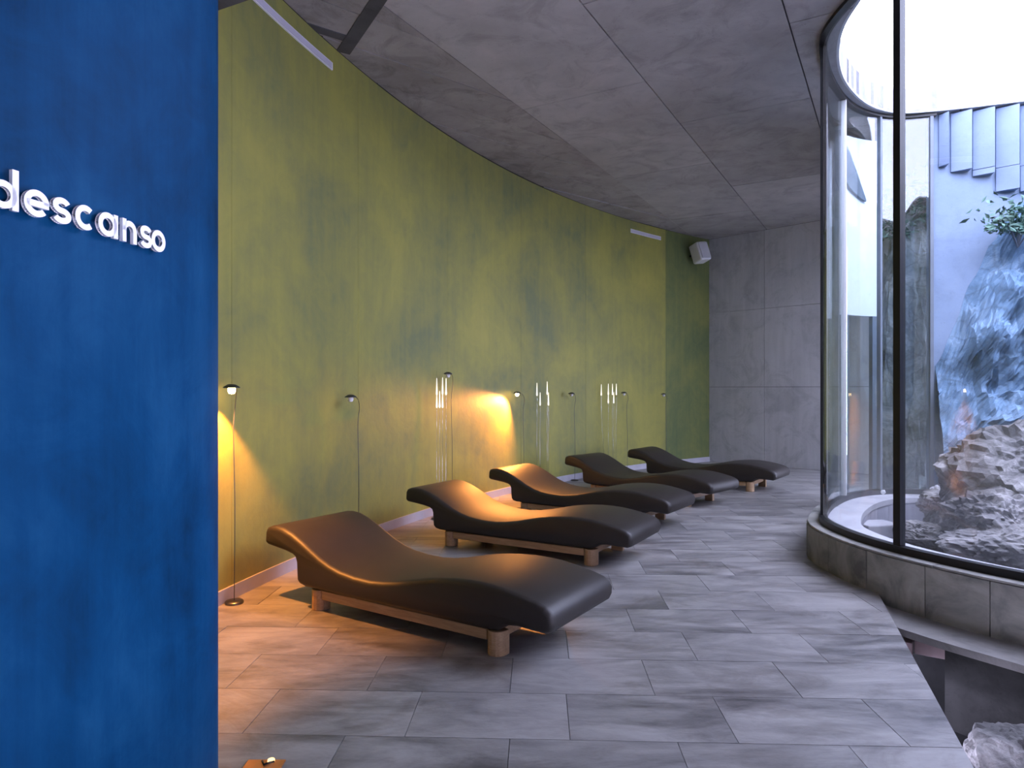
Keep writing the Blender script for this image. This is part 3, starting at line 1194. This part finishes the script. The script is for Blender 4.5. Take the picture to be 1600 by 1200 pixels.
PW0, PW1 = Vector((4.215, 6.84)), Vector((9.6, 5.02))
PD = (PW1 - PW0).normalized()
PO = Vector((-PD[1], PD[0]))         # away from the patio
poly = [PW0, PW1, PW1 + PO * 0.25, PW0 + PO * 0.25]
pw = struct(prism('wall_patio', [tuple(p) for p in poly], -0.1, ZC + 0.02, M['patio_wall']), 'pale blue concrete wall at the back of the patio', 'wall')
q0, q1 = PW0 + PD * 0.28 + PO * 0.25, PW1 + PO * 0.25  # white slab added out of view to bounce daylight onto the far wall
struct(prism('wall_bounce', [tuple(q0), tuple(q1), tuple(q1 + PO * 0.04), tuple(q0 + PO * 0.04)], -0.1, ZC + 0.02, M['white_plaster']),
       'unseen white reflector slab added behind the patio wall', 'wall')
struct(prism('wall_patio_side', [(9.4, 5.2), (9.65, 5.2), (9.65, 0.6), (9.4, 0.6)], -0.1, ZC + 0.02, M['patio_wall']),
       'concrete wall closing the patio on the right', 'wall')
struct(prism('wall_patio_near', [(4.3, 2.05), (4.5, 1.0), (9.5, 0.6), (9.5, 0.8), (4.6, 1.3), (4.45, 2.1)], -0.1, ZC + 0.02, M['patio_wall']),
       'concrete wall closing the patio towards the viewer', 'wall')


def on_pw(px):
    """distance along the patio wall of a sight line"""
    r = ray(px)
    return (r * PW0[1] - PW0[0]) / (PD[0] - r * PD[1])


fins = [(1466, 1478, 262), (1485, 1514, 270), (1519, 1549, 276), (1555, 1587, 300), (1593, 1626, 300), (1633, 1668, 312), (1676, 1714, 312)]
for i, (p0, p1, yb) in enumerate(fins):
    s0, s1 = on_pw(p0), on_pw(p1)
    dm = (PW0 + PD * (s0 + s1) / 2)[1]
    zb = HC + (610 - yb) / F * dm
    z = ZC - 0.02
    while z > zb + 0.03:
        h = 0.36 if z < ZC - 0.1 else 0.58
        z2 = max(zb, z - h)
        q0, q1 = PW0 + PD * s0, PW0 + PD * s1
        poly = [q0 - PO * 0.02, q1 - PO * 0.10, q1 - PO * 0.0, q0]
        pb = random.uniform(0, 0.008)
        poly = [q - PO * pb if n_ < 2 else q for n_, q in enumerate(poly)]
        prism('cladding_fin', [tuple(q) for q in poly], z2 + 0.006, z, M['cladding'], pw)
        z = z2


def rock_noise(p, sc_, seed=0.0):
    q = Vector((p[0] * sc_ + seed, p[1] * sc_ - seed * 0.7, p[2] * sc_ + seed * 1.3))
    a = noise.fractal(q, 0.9, 2.1, 6)
    r = abs(noise.noise(q * 1.3 + Vector((5, 3, 1))))
    c = noise.cell(q * 2.2)
    return a * 0.6 - r * 0.5 + c * 0.22


def cliff_top(x):
    pts = [(4.1, 1.35), (4.3, 1.75), (4.5, 2.25), (4.68, 2.75), (4.85, 3.0), (5.3, 3.1), (6.2, 3.2), (9.6, 3.4)]
    for (a, za), (b, zb_) in zip(pts, pts[1:]):
        if x <= b:
            return za + (zb_ - za) * max(0, (x - a) / (b - a))
    return 3.4


nu, nv_ = 150, 90
cv, cf = [], []
for i in range(nu + 1):
    u = i / nu
    s_ = 0.02 + u * 5.3
    bp = PW0 + PD * s_
    top = cliff_top(bp[0]) + 0.22 * noise.noise(Vector((bp[0] * 3.1, 0.3, 1.0))) + 0.10 * noise.noise(Vector((bp[0] * 9.0, 2.3, 1.0)))
    run = 0.5 + 0.45 * min(1, s_ / 1.5)
    for j in range(nv_ + 1):
        t_ = j / nv_
        z = -0.05 + (top + 0.05) * t_
        out_ = run * (1 - t_) ** 0.8 + 0.02
        p = Vector((bp[0], bp[1], z)) - Vector((PO[0], PO[1], 0)) * out_
        k = rock_noise(p, 1.5, 2.0) * 0.30 + rock_noise(p, 5.0, 7.0) * 0.07
        k *= min(1.0, 0.25 + s_ * 1.5) 
        p = p - Vector((PO[0], PO[1], -0.25)) * k
        # rock stays in front of the wall it leans on
        ov = Vector((p[0], p[1])) - PW0
        if ov.dot(PO) > -0.005:
            p = p - Vector((PO[0], PO[1], 0)) * (ov.dot(PO) + 0.005)
        cv.append(p)
for i in range(nu):
    for j in range(nv_):
        a = i * (nv_ + 1) + j
        cf.append((a, a + 1, a + nv_ + 2, a + nv_ + 1))
# close the mass against the wall so that it is solid
nb = len(cv)
for i in range(nu + 1):
    bp = PW0 + PD * (0.02 + i / nu * 5.3)
    cv.append(Vector((bp[0], bp[1], -0.05)))
    cv.append(Vector((bp[0], bp[1], cv[i * (nv_ + 1) + nv_][2])))
for i in range(nu):
    a, b = i * (nv_ + 1), (i + 1) * (nv_ + 1)
    p, q = nb + 2 * i, nb + 2 * i + 2
    cf += [(a + nv_, p + 1, q + 1, b + nv_), (p, p + 1, q + 1, q), (a, b, q, p)]
cliff = mesh_obj('rock_face', cv, cf, M['cliff'])
tag(cliff, 'tall blue-grey natural rock face at the back of the patio', 'rock')


def boulder(name, c, r, seed, mat, lab, group=None, sub_=5, amp=0.34, freq=1.3, rot=0.0, cat='rock'):
    bm = bmesh.new()
    bmesh.ops.create_icosphere(bm, subdivisions=sub_, radius=1.0)
    Rm = Matrix.Rotation(rot, 3, 'Z')
    for vtx in bm.verts:
        n_ = vtx.co.normalized()
        # facet the sphere with a few random planes, then roughen it
        k = 1.0
        rr = random.Random(seed)
        for _ in range(13):
            pn = Vector((rr.gauss(0, 1), rr.gauss(0, 1), rr.gauss(0, 1))).normalized()
            dd = rr.uniform(0.62, 0.92)
            q = n_.dot(pn)
            if q > 1e-3:
                k = min(k, dd / q)
        k *= 1.0 + amp * 0.55 * rock_noise(n_, freq, seed * 1.7) + amp * 0.42 * rock_noise(n_, freq * 3.5, seed) \
            + amp * 0.20 * rock_noise(n_, freq * 10, seed + 3)
        p = Rm @ Vector((n_[0] * k * r[0], n_[1] * k * r[1], n_[2] * k * r[2]))
        vtx.co = p
    me = bpy.data.meshes.new(name)
    bm.to_mesh(me)
    bm.free()
    me.materials.append(mat)
    o = bpy.data.objects.new(name, me)
    o.location = c
    C.objects.link(o)
    tag(o, lab, cat, group)
    return o


def at(px, py, d):
    return Vector((ray(px) * d, d, HC - (py - 610) / F * d))


boulder('boulder', at(1610, 745, 5.5), (0.72, 0.6, 0.52), 3, M['rock'], 'largest craggy grey boulder inside the glass patio', 'boulders in the patio', rot=0.3)
boulder('boulder', at(1550, 815, 5.15), (0.42, 0.4, 0.30), 11, M['rock'], 'mid-sized grey boulder at the foot of the largest patio boulder', 'boulders in the patio', rot=1.0)
boulder('boulder', at(1580, 862, 4.75), (0.50, 0.36, 0.22), 21, M['rock'], 'pale flat boulder closest to the glass', 'boulders in the patio', rot=-0.4)
boulder('boulder', at(1492, 800, 5.9), (0.30, 0.3, 0.26), 5, M['rock'], 'dark rough boulder left of the largest patio boulder', 'boulders in the patio')
boulder('boulder', at(1450, 835, 5.5), (0.26, 0.22, 0.12), 8, M['rock'], 'low misty rock on the patio floor left of the boulders', 'boulders in the patio')
boulder('stone', at(1464, 768, 6.45) , (0.07, 0.06, 0.06), 15, M['sill'], 'pale lumpy stone on the sill in front of the far mullion', 'stones on the patio sill', 4, 0.5)
boulder('stone', at(1380, 769, 6.55), (0.025, 0.025, 0.025), 16, M['white_plaster'], 'tiny white stone on the curved patio sill', 'stones on the patio sill', 3)
bl = prism('stone_block', [(-0.17, -0.12), (0.17, -0.12), (0.17, 0.12), (-0.17, 0.12)], 0.0, 0.12, M['sill'], None, 0.012)
p = at(1368, 838, 5.95)
bl.location = (p[0], p[1], 0.03)
bl.rotation_euler = (0, 0, 0.2)
tag(bl, 'pale low stone block on the patio floor behind the glass', 'block')

# shrub growing on top of the rock face
def shrub(name, c, rad, n, seed, lab, group):
    rr = random.Random(seed)
    t = tag(empty(name, c), lab, 'shrub', group)
    v, f = [], []
    for _ in range(n):
        p = Vector((rr.gauss(0, 1) * rad[0], rr.gauss(0, 1) * rad[1], abs(rr.gauss(0, 1)) * rad[2]))
        d = Vector((rr.uniform(-1, 1), rr.uniform(-1, 1), rr.uniform(-0.6, 0.6))).normalized()
        sd = d.cross(Vector((rr.uniform(-1, 1), rr.uniform(-1, 1), rr.uniform(-1, 1)))).normalized()
        L, W_ = rr.uniform(0.05, 0.10), rr.uniform(0.012, 0.024)
        k = len(v)
        up = d.cross(sd) * 0.008
        v += [p, p + d * L * .5 + sd * W_ + up, p + d * L, p + d * L * .5 - sd * W_ + up]
        f += [(k, k + 1, k + 2), (k, k + 2, k + 3)]
    mesh_obj('foliage', v, f, M['leaf'], t)
    for _ in range(6):
        e = Vector((rr.gauss(0, .7) * rad[0], rr.gauss(0, .7) * rad[1], rad[2] * rr.uniform(.6, 1.4)))
        tube('stem', [(0, 0, -0.15), tuple(e * 0.5 + Vector((0.02, 0, 0))), tuple(e)], 0.006, M['shade_dark'], t, 5)


q = PW0 + PD * on_pw(1572) - PO * 0.30
shrub('shrub', (q[0], q[1], 2.78), (0.14, 0.07, 0.13), 420, 4, 'green shrub on top of the rock face below the cladding', 'shrubs on the rock face')
q = PW0 + PD * on_pw(1760) - PO * 0.30
shrub('shrub', (q[0], q[1], 2.95), (0.2, 0.08, 0.10), 380, 5, 'second green shrub farther right on the rock face', 'shrubs on the rock face')

# rock and plants added behind the far glass, stand-in for rock showing there
boulder('rock_stand_in', (4.40, 7.62, 1.42), (0.40, 0.36, 1.95), 52, M['cliff_grey'], 'tall grey-green stand-in rock added behind the far glass, left of the rock face',
        None, 5, 0.30, 1.6)
shrub('shrub', (4.38, 7.60, 3.0), (0.15, 0.13, 0.30), 520, 9, 'pale green stand-in plants added on the tall rock behind the far glass', None)

# white panel and hood added, stand-in for the bright patch in the far glass
sA, sB = arc_at_px(1344, True), arc_at_px(1392, True)
scr = sub(offset(GP, 0.16), sA, sB, GLEN, 12)
t = tag(empty('white_stand_in'), 'tall white curved panel added behind the far glass for its bright patch', 'screen')
ribbon('panel', scr, 0.0, 0.05, 2.06, 3.86, M['white_plaster'], t, True)
ribbon('post', scr[:3], 0.0, 0.05, 0.0, 2.06, M['shade_dark'], t, True)
ribbon('post', scr[-3:], 0.0, 0.05, 0.0, 2.06, M['shade_dark'], t, True)
hood = sub(offset(GP, 0.15), sA, sA + (sB - sA) * 0.62, GLEN, 8)
hv, hf = [], []
for i, p_ in enumerate(hood):
    u = i / 8
    zt = 3.74 - 0.50 * u ** 1.3
    zb = 3.38 - 0.16 * u ** 0.7
    for o_ in (-0.02, 0.0):
        nn = (p_ - Vector((4.0, 5.0))).normalized() * o_
        hv += [(p_[0] + nn[0], p_[1] + nn[1], zb), (p_[0] + nn[0], p_[1] + nn[1], max(zt, zb + 0.01))]
for i in range(8):
    a = 4 * i
    b = a + 4
    hf += [(a, b, b + 1, a + 1), (a + 2, a + 3, b + 3, b + 2), (a, a + 2, b + 2, b), (a + 1, b + 1, b + 3, a + 3)]
hf += [(0, 1, 3, 2), (32, 34, 35, 33)]
mesh_obj('hood', hv, hf, M['shade_dark'], t)

# thin mist lying over the patio floor
tm = NT('mist')
mz = tm.n('ShaderNodeSeparateXYZ', {0: tm.n('ShaderNodeNewGeometry').outputs['Position']}).outputs['Z']
md = tm.n('ShaderNodeMapRange', {'Value': mz, 'From Min': 0.25, 'From Max': 1.2, 'To Min': 0.09, 'To Max': 0.0})
vol = tm.n('ShaderNodeVolumeScatter', {'Color': (0.92, 0.94, 1.0, 1), 'Density': md.outputs[0]})
tm.t.links.new(vol.outputs[0], tm.out.inputs['Volume'])
mist_poly = [tuple(p) for p in offset(GP, -0.05)] + [(6.2, 6.05), (9.3, 5.0), (9.3, 1.4), (4.7, 1.6)]
mist = prism('mist', mist_poly, 0.275, 1.25, tm.m)
mist['kind'] = 'stuff'
tag(mist, 'thin white mist hanging over the rocks of the patio', 'mist')

# ------------------------------------------------------------------ pit at the right of the floor
near = [p for p in GP if p[1] < 4.5]
pit = struct(box('floor_pit', (0.9, 4.5, -3.5, 4.6, -1.1, -0.95), M['pit_shade']), 'dark bottom of the open pit beside the floor', 'floor')
ld = ribbon('trim_1', near, 0.02, 0.42, -0.095, -0.055, M['ledge'], None, True, 0.012)
struct(ld, 'lower concrete ledge running below the stone curb', 'ledge')
fd = ribbon('wall_foundation', near, -0.1, 0.06, -1.0, -0.06, M['pit_shade'], None, True)
struct(fd, 'rough concrete foundation under the curb in the pit', 'wall')
i0 = min(range(len(near)), key=lambda i: abs(near[i][0] / near[i][1] - ray(1520)) )
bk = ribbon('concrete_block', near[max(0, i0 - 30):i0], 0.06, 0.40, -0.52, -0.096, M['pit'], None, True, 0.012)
tag(bk, 'thick dark concrete block under the ledge in the pit', 'block')
br0 = at(1450, 1012, 3.85)
for k in range(2):
    b_ = box('brick', (-0.09, 0.09, -0.05, 0.05, -0.04, 0.04), M['pink_stone'], None, 0.006)
    b_.location = (br0[0] - 0.13 + k * 0.19, br0[1] + 0.10 - 0.05 * k, -0.17)
    b_.rotation_euler = (0, 0, -0.6)
    tag(b_, ['pinkish brick in the dark slot of the pit, left one of two', 'pinkish brick in the dark slot of the pit, right one of two'][k], 'brick', 'bricks in the pit slot')
boulder('boulder', (2.30, 3.02, -0.42), (0.34, 0.26, 0.27), 31, M['rock'], 'grey rock in the pit below the concrete block', 'rocks in the pit', rot=0.5, amp=0.2)
boulder('boulder', (1.98, 2.62, -0.50), (0.34, 0.28, 0.25), 37, M['rock'], 'pale rock in the pit at the bottom right corner', 'rocks in the pit', rot=1.2, amp=0.2)
boulder('boulder', (2.75, 2.05, -0.68), (0.45, 0.35, 0.3), 41, M['rock'], 'rock deep in the pit outside the right edge', 'rocks in the pit', rot=0.2)
